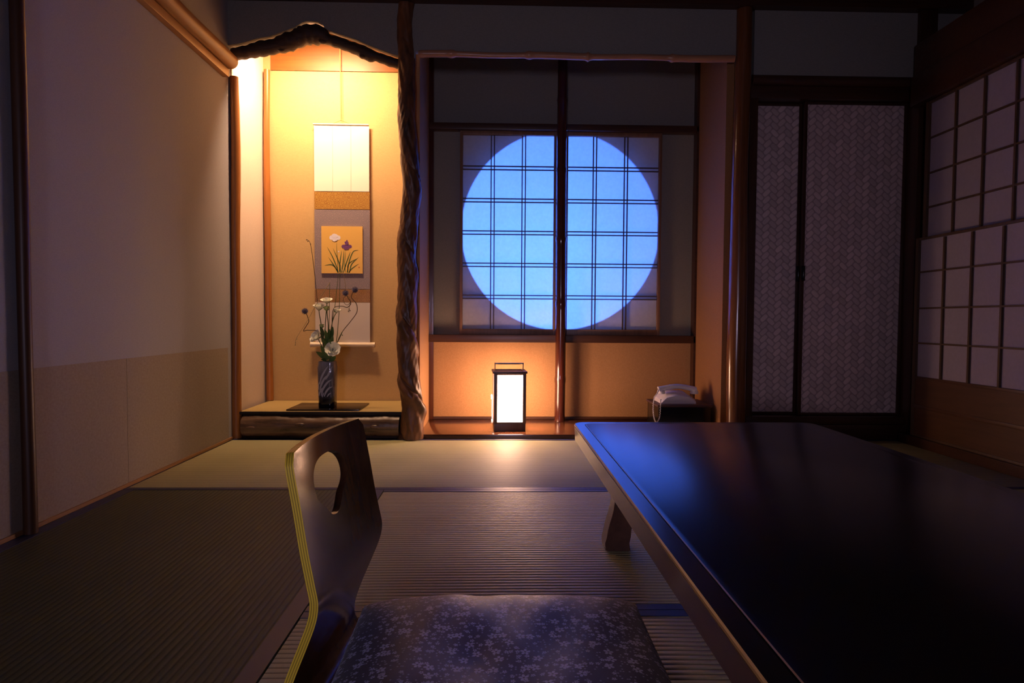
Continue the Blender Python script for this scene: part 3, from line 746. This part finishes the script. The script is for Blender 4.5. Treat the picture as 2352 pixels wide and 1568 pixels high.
flower('white eustoma left of the topmost bloom, half open', 335, 645, -.01, .024, .35, [(385, 1060), (360, 820), (345, 720)], 2, leaves=((370, 900, 345, 790, .016), (380, 1020, 400, 880, .02)))
flower('pale green eustoma bud just below the topmost bloom', 400, 655, -.025, .016, .2, [(395, 1060), (390, 820), (395, 720)], 3, bud=True, leaves=((390, 930, 430, 820, .015),))
flower('small white eustoma right of the green bud, beside the curling twig', 488, 672, .0, .017, .3, [(415, 1060), (440, 820), (460, 730)], 4, axis=(.35, -.2, 1), leaves=((420, 930, 455, 800, .018), (415, 1000, 440, 900, .018)))
flower('open white eustoma drooping left over the scroll roller', 318, 890, -.03, .025, .55, [(385, 1080), (370, 990)], 5, axis=(-.6, -.7, .5), leaves=((395, 1080, 312, 1010, .022), (390, 1060, 350, 960, .02), (400, 1095, 355, 1075, .016), (395, 1000, 372, 900, .02)))
flower('open white rose-like eustoma facing the room just above the vase mouth', 452, 995, -.045, .026, .6, [(420, 1090), (440, 1040)], 6, axis=(.25, -1, .45), leaves=((410, 1080, 400, 960, .022), (400, 1085, 385, 930, .022), (410, 1060, 425, 900, .02), (415, 1000, 455, 870, .017), (420, 1095, 480, 1050, .015), (405, 960, 385, 820, .018)))
flower('small green eustoma bud low on the left among the leaves', 362, 800, -.02, .012, .2, [(385, 1060), (375, 900)], 7, bud=True)
def thistle(label, hx, hy, pts, dep):
    t = thing('globe_thistle', label, 'flower', MOUTH)
    P = [MOUTH+Vector((0, 0, -.04))]+[fp(*cz_(x, y), dep) for x, y in pts]+[fp(*cz_(hx, hy), dep)]
    bm = NB(); tube(bm, spline(P, 8), .0019, 8); obj('stem', bm, M['twig'], t)
    bm = NB(); c = P[-1]; bmesh.ops.create_icosphere(bm, subdivisions=2, radius=.012, matrix=Matrix.Translation(c))
    for k in range(130):
        z = 1-2*(k+.5)/130; a = k*2.39996; s_ = math.sqrt(1-z*z); d = Vector((s_*cos(a), s_*sin(a), z)); side = d.orthogonal().normalized()*.0013; o2 = d.cross(side)
        b0 = c+d*.011; tp = bm.verts.new(c+d*(.0185+.001*(k % 3))); vs = [bm.verts.new(b0+side), bm.verts.new(b0-side*.5+o2*.87), bm.verts.new(b0-side*.5-o2*.87)]
        for q in range(3): bm.faces.new((vs[q], vs[(q+1) % 3], tp))
    obj('flower_head', bm, M['thistle'], t, smooth=0)
thistle('spiky blue thistle head alone on the left of the arrangement', 220, 672, [(400, 1080), (350, 860), (250, 832), (208, 838), (235, 790), (252, 755), (235, 700)], -.02)
thistle('lower left of the paired purple thistle heads in front of the scroll', 560, 520, [(430, 1080), (445, 860), (450, 700), (470, 640), (530, 630), (575, 640), (605, 605), (580, 560)], .02)
thistle('upper right of the paired purple thistle heads in front of the scroll', 640, 493, [(440, 1080), (480, 960), (530, 850), (600, 760), (655, 680), (650, 610), (610, 560), (618, 520)], .0)
def reed(name, label, pts, dep, r, mat_, tipball=0, parts='stem'):
    bm = NB(); P = spline([fp(*cz_(x, y), dep) for x, y in pts], 6); tube(bm, P, [r*(1-.4*i/len(P)) for i in range(len(P))], 7)
    if tipball:
        for (x, y) in tipball: bmesh.ops.create_icosphere(bm, subdivisions=1, radius=.0035, matrix=Matrix.Translation(fp(*cz_(x, y), dep)))
    tag(obj(name, bm, M[mat_]), label, 'stem')
reed('grass_stem', 'tall thin dark stem leaning left with a tiny seed tip', [(395, 1120), (375, 900), (325, 590), (300, 350), (267, 115), (235, 70)], .02, .0021, 'twig', [(267, 110), (235, 75), (245, 88)])
reed('grass_stem', 'straight dark green stem rising in front of the iris picture', [(430, 1120), (480, 950), (508, 640), (512, 300)], .025, .0022, 'stem')
reed('grass_stem', 'short straight stem rising just behind the topmost white bloom', [(410, 1120), (422, 800), (427, 440)], .03, .0020, 'stem')
reed('grass_stem', 'dark green stem ending beside the curling twig left of the iris stems', [(420, 1120), (445, 800), (475, 600), (500, 360)], .03, .0020, 'stem')
reed('straw_stalk', 'pale straw stalk slanting from the blooms down to the lower left', [(428, 432), (330, 590), (240, 750), (150, 895), (140, 950)], -.04, .0016, 'straw', [(140, 935), (152, 905), (138, 955)])
reed('straw_stalk', 'thin pale stalk crossing the picture above the paired thistles', [(568, 500), (545, 380), (515, 270)], -.02, .0012, 'straw')
reed('curled_twig', 'thin curled tendril with dry tips hanging beside the paired thistles', [(600, 600), (575, 620), (548, 600), (545, 560), (575, 545), (600, 580), (590, 650), (588, 685)], .0, .0014, 'twig', [(590, 655), (585, 672), (597, 668)])
reed('curled_twig', 'short twig with a bud pod at its tip right of the leaves', [(415, 1120), (470, 980), (510, 900), (530, 850)], -.01, .0018, 'stem', [(530, 850), (526, 862), (532, 874)])

# ================================================================ NICHE LAMP FIXTURE
lf = thing('alcove_lamp', 'tube lamp fixed above and behind the crooked branch, hidden in the alcove head', 'lamp', (-1.05, 3.20, 2.249))
obj('lamp_housing', BX(-1.30, -.80, 3.185, 3.245, 2.205, 2.249, bev=.003), M['white'], lf)
bm = NB(); tube(bm, [(-1.28, 3.215, 2.195), (-.82, 3.215, 2.195)], .010, 12); obj('lamp_tube', bm, M['tubeglow'], lf)

# ================================================================ LANTERN
LX, LY = .068, 3.322
la = thing('paper_lantern', 'glowing white paper floor lantern with a dark wood frame and bar handle', 'lantern', (LX, LY, .0205), rotz=radians(3))
hw = .086
obj('base', BX(-hw+.002, hw-.002, -hw+.002, hw-.002, .0, .040, bev=.003), M['frame'], la, local=True)
for sx in (-1, 1):
    for sy in (-1, 1):
        x = sx*(hw-.009); y = sy*(hw-.009)
        obj('frame_post', BX(x-.009, x+.009, y-.009, y+.009, .0405, .309, bev=.002), M['frame'], la, local=True)
for z in (.0405, .301):
    bm = NB()
    for s in (-1, 1):
        box(bm, -hw+.018, hw-.018, s*(hw-.008)-.004, s*(hw-.008)+.004, z, z+.008)
        box(bm, s*(hw-.008)-.004, s*(hw-.008)+.004, -hw+.018, hw-.018, z, z+.008)
    obj('frame_rail', bm, M['frame'], la, local=True)
bm = NB()
for s in (-1, 1):
    y = s*(hw-.010)
    v = [bm.verts.new(p) for p in ((-hw+.018, y, .0485), (hw-.018, y, .0485), (hw-.018, y, .301), (-hw+.018, y, .301))]; bm.faces.new(v)
    v = [bm.verts.new(p) for p in ((y, -hw+.018, .0485), (y, hw-.018, .0485), (y, hw-.018, .301), (y, -hw+.018, .301))]; bm.faces.new(v)
obj('paper_shade', bm, M['glow'], la, local=True, smooth=0)
bm = NB()
for a in (0, 1):
    for s in (-1, 1):
        if a == 0: box(bm, -hw-.006, hw+.006, s*(hw-.004)-.010, s*(hw-.004)+.010, .3095, .320, bev=.001)
        else: box(bm, s*(hw-.004)-.010, s*(hw-.004)+.010, -hw+.016, hw-.016, .3096, .3199)
box(bm, -hw+.016, hw-.016, -hw+.016, hw-.016, .311, .315)
obj('cap', bm, M['frame'], la, local=True)
bm = NB()
for s in (-1, 1): tube(bm, [(s*.077, 0, .319), (s*.077, 0, .362)], .0028, 10)
tube(bm, [(-.080, 0, .357), (.080, 0, .357)], .0045, 12)
obj('handle', bm, M['hinge'], la, local=True)
bm = NB(); tube(bm, [(-.092, -.02, .045), (-.094, -.02, .10), (-.093, -.02, .17)], .0025, 8); tube(bm, spline([(-.093, -.02, .17), (-.10, -.02, .185), (-.092, -.02, .19)], 4), .003, 8)
box(bm, -.100, -.090, -.027, -.013, .165, .185, bev=.002); box(bm, -.098, -.088, -.027, -.013, .035, .055, bev=.002)
obj('power_cord', bm, M['white'], la, local=True)

# ================================================================ PHONE ON STAND
PX, PY = 1.018, 3.375
st_ = thing('phone_stand', 'low black box stand with a mottled reddish top carrying the telephone', 'stand', (PX, PY, .0205))
bm = NB(); box(bm, .875, 1.160, 3.255, 3.495, .0205, .150, bev=.003); obj('body', bm, M['black'], st_)
obj('top_cloth', BX(.868, 1.167, 3.248, 3.502, .150, .163, bev=.004), M['phonebox'], st_)
ph = thing('telephone', 'white corded telephone with its handset lying on top of the black stand', 'telephone', (.99, 3.37, .163))
bm = NB()
sec = [(.90, .163, .186), (.93, .163, .214), (.98, .163, .226), (1.05, .163, .218), (1.09, .163, .192)]
rows = []
for (x, zb, zt) in sec: rows.append([bm.verts.new((x, y, z)) for (y, z) in ((3.29, zb+.0005), (3.29, zt-.018), (3.31, zt-.006), (3.43, zt+.004), (3.45, zt-.004), (3.45, zb+.0005))])
for i in range(len(rows)-1):
    for k in range(6): bm.faces.new((rows[i][k], rows[i][(k+1) % 6], rows[i+1][(k+1) % 6], rows[i+1][k]))
bm.faces.new(rows[0]); bm.faces.new(rows[-1][::-1])
obj('phone_base', bm, M['white'], ph)
bm = NB(); P = []; rr = []
K = 28
for i in range(K+1):
    t = i/K; P.append(Vector((.895+.205*t, 3.335, .2355+.019*sin(pi*t)))); rr.append(.0135+.004*(abs(2*t-1)**3))
tube(bm, P, rr, 16)
for x, s in ((.905, 1), (1.09, 1)):
    lathe(bm, (x+.004, 3.335, .2135), [(.019, 0), (.022, .004), (.021, .014), (.015, .024)], 20)
for v in bm.verts: v.co.y = 3.335+(v.co.y-3.335)*1.25
obj('handset', bm, M['white'], ph)
bm = NB(); C_ = spline([(.895, 3.335, .235), (.875, 3.28, .225), (.845, 3.235, .20), (.838, 3.225, .15), (.842, 3.222, .10), (.856, 3.222, .072), (.872, 3.222, .10), (.878, 3.226, .16), (.882, 3.24, .19), (.900, 3.30, .185)], 26)
P = []
for i, p in enumerate(C_):
    t = (C_[min(i+1, len(C_)-1)]-C_[max(i-1, 0)]).normalized(); a = t.orthogonal().normalized(); b_ = t.cross(a); th = i*1.25
    P.append(p+(a*cos(th)+b_*sin(th))*.0022)
tube(bm, P, .0019, 6); obj('coiled_cord', bm, M['white'], ph)

# ================================================================ LOW TABLE
TX0, TX1, TY0, TY1, TZ = .212, .885, .19, 1.685, .335
tb = thing('low_table', 'long black lacquered low table with brown edge filling the right foreground', 'table', ((TX0+TX1)/2, (TY0+TY1)/2, 0))
def rrect(x0, x1, y0, y1, r, n=8):
    out = []
    for (cx_, cy_, a0) in ((x1-r, y1-r, 0), (x0+r, y1-r, 90), (x0+r, y0+r, 180), (x1-r, y0+r, 270)):
        for k in range(n+1):
            a = radians(a0+90*k/n); out.append((cx_+r*cos(a), cy_+r*sin(a)))
    return out
def stack(bm, levels, cap_top=True, cap_bot=True, mis=None):
    rings = []
    for (ins, r, z) in levels:
        rings.append([bm.verts.new((x, y, z)) for x, y in rrect(TX0+ins, TX1-ins, TY0+ins, TY1-ins, r)])
    n = len(rings[0])
    for i in range(len(rings)-1):
        for k in range(n):
            f = bm.faces.new((rings[i][k], rings[i][(k+1) % n], rings[i+1][(k+1) % n], rings[i+1][k]))
            if mis: f.material_index = mis[i]
    if cap_bot: bm.faces.new(rings[0][::-1])
    if cap_top: bm.faces.new(rings[-1]).material_index = mis[-1] if mis else 0
    return bm
# edge band
obj('edge_band', stack(NB(), [(.012, .03, .288), (.003, .035, .291), (.001, .036, .325), (.0, .036, .330)]), M['tedge'], tb, label='brown wooden edge')
obj('table_top', stack(NB(), [(.001, .036, .3302), (.001, .036, .3333), (.003, .034, .335), (.027, .025, .335), (.0275, .025, .3338), (.0285, .025, .3338), (.029, .025, .3354), (.0305, .024, .3362)], mis=[1, 1, 0, 0, 0, 0, 1, 0]), [M['lacq'], M['glint']], tb, label='black lacquer surface with thin painted highlight line')
obj('apron', BX(TX0+.06, TX1-.06, TY0+.06, TY1-.06, .262, .288), M['tedge'], tb)
def leg(x, y, sx, sy):
    bm = NB(); rows = []
    for t in [i/14 for i in range(15)]:
        z = .262*(1-t); fl = .0035+.015*max(0, (t-.55)/.45)**1.7-.012*sin(pi*min(1, t/.75)); w_ = .037-.006*sin(pi*t*.8)
        if t > .93: fl -= .006
        c = (x+sx*fl, y+sy*fl*.4)
        rows.append([bm.verts.new((c[0]+a*w_, c[1]+b_*w_, z+.0006)) for a, b_ in ((-1, -1), (1, -1), (1, 1), (-1, 1))])
    for i in range(len(rows)-1):
        for k in range(4): bm.faces.new((rows[i][k], rows[i][(k+1) % 4], rows[i+1][(k+1) % 4], rows[i+1][k]))
    bm.faces.new(rows[0]); bm.faces.new(rows[-1])
    bmesh.ops.bevel(bm, geom=[e for e in bm.edges if abs((e.verts[0].co-e.verts[1].co).z) > .005], offset=.004, segments=2, affect='EDGES')
    obj('leg', bm, M['tedge'], tb)
for sx in (-1, 1):
    for sy in (-1, 1):
        leg(.341 if sx < 0 else TX1-.12, 1.632 if sy > 0 else TY0+.10, sx, sy)

# ================================================================ LEGLESS CHAIR (bent plywood)
ch = thing('floor_chair', 'legless bentwood floor chair with glossy walnut back and cut-out hole', 'chair', (-.245, 1.03, .0005), rotz=radians(-4.5))
prof = [(-.037, .424), (-.034, .40), (-.024, .345), (-.014, .285), (-.005, .240), (.0, .212), (-.004, .185), (-.018, .148), (-.038, .100), (-.051, .062), (-.052, .034), (-.040, .014), (-.020, .0072), (.02, .0068), (.12, .0068), (.25, .0068), (.37, .0068)]
PF = spline([(x, 0, z) for x, z in prof], 8)
cum = [0]
for a, b_ in zip(PF, PF[1:]): cum.append(cum[-1]+(b_-a).length)
TOT = cum[-1]
def pfat(s):
    s = max(0, min(TOT, s))
    for i in range(len(cum)-1):
        if cum[i+1] >= s:
            t = (s-cum[i])/(cum[i+1]-cum[i]); p = PF[i].lerp(PF[i+1], t); d0 = (PF[min(i+1, len(PF)-1)]-PF[max(i-1, 0)]).normalized(); d1 = (PF[min(i+2, len(PF)-1)]-PF[i]).normalized()
            d = d0.lerp(d1, t).normalized(); return p, Vector((d.z, 0, -d.x))*-1
    return PF[-1], Vector((0, 0, 1))
def s_of_z(z):
    for i in range(len(PF)-1):
        if PF[i+1].z <= z: return cum[i]
    return TOT
sl = s_of_z(.212)
half = [(0, .152), (.006, .163), (.016, .168), (.08, .169), (.15, .170), (sl-.012, .171), (sl+.008, .171), (sl+.05, .166), (sl+.11, .160), (sl+.17, .160), (sl+.30, .172), (TOT-.05, .172), (TOT, .145)]
def hat(s):
    for (s0, h0), (s1, h1) in zip(half, half[1:]):
        if s0 <= s <= s1: return h0+(h1-h0)*(s-s0)/(s1-s0)
    return half[-1][1]
def chmap(s, wv, off=0):
    p, n = pfat(s)
    if n.x < 0 and s < sl: n = -n
    amp = .020*max(0, 1-(s/(sl+.16))**2)      # back is hollowed sideways
    wn = wv/.17
    x = p.x-amp*(1-wn*wn)
    return Vector((x, wv, p.z))+n*off
# outline in (w,s)
ol = []
ns = 60
for i in range(ns+1): s = TOT*i/ns; ol.append((hat(s), s))
ol = ol+[(-a, s) for a, s in reversed(ol)]
# hole: rounded upper part, straight foot with small lower lobe
hc = .078
hole = []
for k in range(56):
    a = 2*pi*k/56; ca, sa = cos(a), sin(a)
    w_ = .076*math.copysign(abs(ca)**.8, ca); up_ = .043*math.copysign(abs(sa)**.85, sa)
    if sa < 0: w_ *= 1-.35*sa*sa; up_ -= .018*max(0, cos((a-1.5*pi)*2.2)) if abs(a-1.5*pi) < .7 else 0
    hole.append((w_, hc-up_))
bm = NB()
def loop2(pts):
    vs = [bm.verts.new((a, s, 0)) for a, s in pts]
    return [bm.edges.new((vs[i], vs[(i+1) % len(vs)])) for i in range(len(vs))]
es = loop2(ol)+loop2(hole)
bmesh.ops.triangle_fill(bm, edges=es, use_beauty=True)
for i in range(1, 90):
    s = TOT*i/90
    bmesh.ops.bisect_plane(bm, geom=bm.verts[:]+bm.edges[:]+bm.faces[:], plane_co=(0, s, 0), plane_no=(0, 1, 0), dist=1e-6)
for i in range(-9, 10):
    bmesh.ops.bisect_plane(bm, geom=bm.verts[:]+bm.edges[:]+bm.faces[:], plane_co=(i*.02+.0003, 0, 0), plane_no=(1, 0, 0), dist=1e-6)
bm.verts.ensure_lookup_table(); bm.faces.ensure_lookup_table()
bverts = {}; vlist = [(v.co.x, v.co.y) for v in bm.verts]; flist = [[v.index for v in f.verts] for f in bm.faces]
bedges = [(e.verts[0].index, e.verts[1].index) for e in bm.edges if len(e.link_faces) == 1]
bm.free()
T = .0125
def mk(off):
    return [chmap(s, a, off) for a, s in vlist]
offs = [-T/2+T*i/7 for i in range(8)]
layers = [mk(o_) for o_ in offs]
bm = NB()
fv = [bm.verts.new(p) for p in layers[0]]; bv = [bm.verts.new(p) for p in layers[-1]]
for f in flist:
    try: bm.faces.new([fv[i] for i in f]).material_index = 0; bm.faces.new([bv[i] for i in f][::-1]).material_index = 0
    except Exception: pass
mids = {}
for (a, b_) in bedges:
    for L_ in range(7):
        def gv(L__, i):
            if L__ == 0: return fv[i]
            if L__ == 7: return bv[i]
            if (L__, i) not in mids: mids[(L__, i)] = bm.verts.new(layers[L__][i])
            return mids[(L__, i)]
        try:
            f = bm.faces.new((gv(L_, a), gv(L_, b_), gv(L_+1, b_), gv(L_+1, a))); 
            hole_edge = abs(vlist[a][0]) < .10 and abs(vlist[a][1]-hc) < .09
            f.material_index = 0 if hole_edge else (1 if L_ % 2 == 0 else 2)
        except Exception: pass
obj('bent_plywood_shell', bm, [M['walnut'], M['ply1'], M['ply2']], ch, local=True, smooth=45)

# ================================================================ FLOOR CUSHION
bm = NB(); NU = 90; CX0, CX1, CY0, CY1 = -.256, .276, .60, 1.165; g_ = {}
for side in (1, -1):
    for i in range(NU+1):
        for j in range(NU+1):
            u = i/NU*2-1; v = j/NU*2-1
            if side == -1 and (i in (0, NU) or j in (0, NU)): g_[(side, i, j)] = g_[(1, i, j)]; continue
            e = (1-abs(u)**3.2)*(1-abs(v)**3.2)
            pin = 1-.035*(1-v*v)*abs(u)**3; pin2 = 1-.03*(1-u*u)*abs(v)**3
            x = (CX0+CX1)/2+(CX1-CX0)/2*u*pin; y = (CY0+CY1)/2+(CY1-CY0)/2*v*pin2
            h = max(0, e)**.42
            wr = .0016*sin(7*v+3*u+2*sin(4*u))*h+.0010*sin(15*u-7*v+1.3)*h+.004*math.exp(-((u+.55-.3*v)/.10)**2)*h-.006*math.exp(-((u*.6+v*.8+.75)/.06)**2)*h
            dent = .010*math.exp(-(u*u+v*v)/.25)
            if side == 1: z = .062+h*.064-dent+wr
            else: z = .060-h*.0445
            g_[(side, i, j)] = bm.verts.new((x, y, z))
for side in (1, -1):
    for i in range(NU):
        for j in range(NU):
            q = [g_[(side, i, j)], g_[(side, i+1, j)], g_[(side, i+1, j+1)], g_[(side, i, j+1)]]
            bm.faces.new(q if side == 1 else q[::-1])
tag(obj('floor_cushion', bm, M['cherry'], smooth=80), 'square dark floor cushion printed with small pale blossoms, on the chair seat', 'cushion')
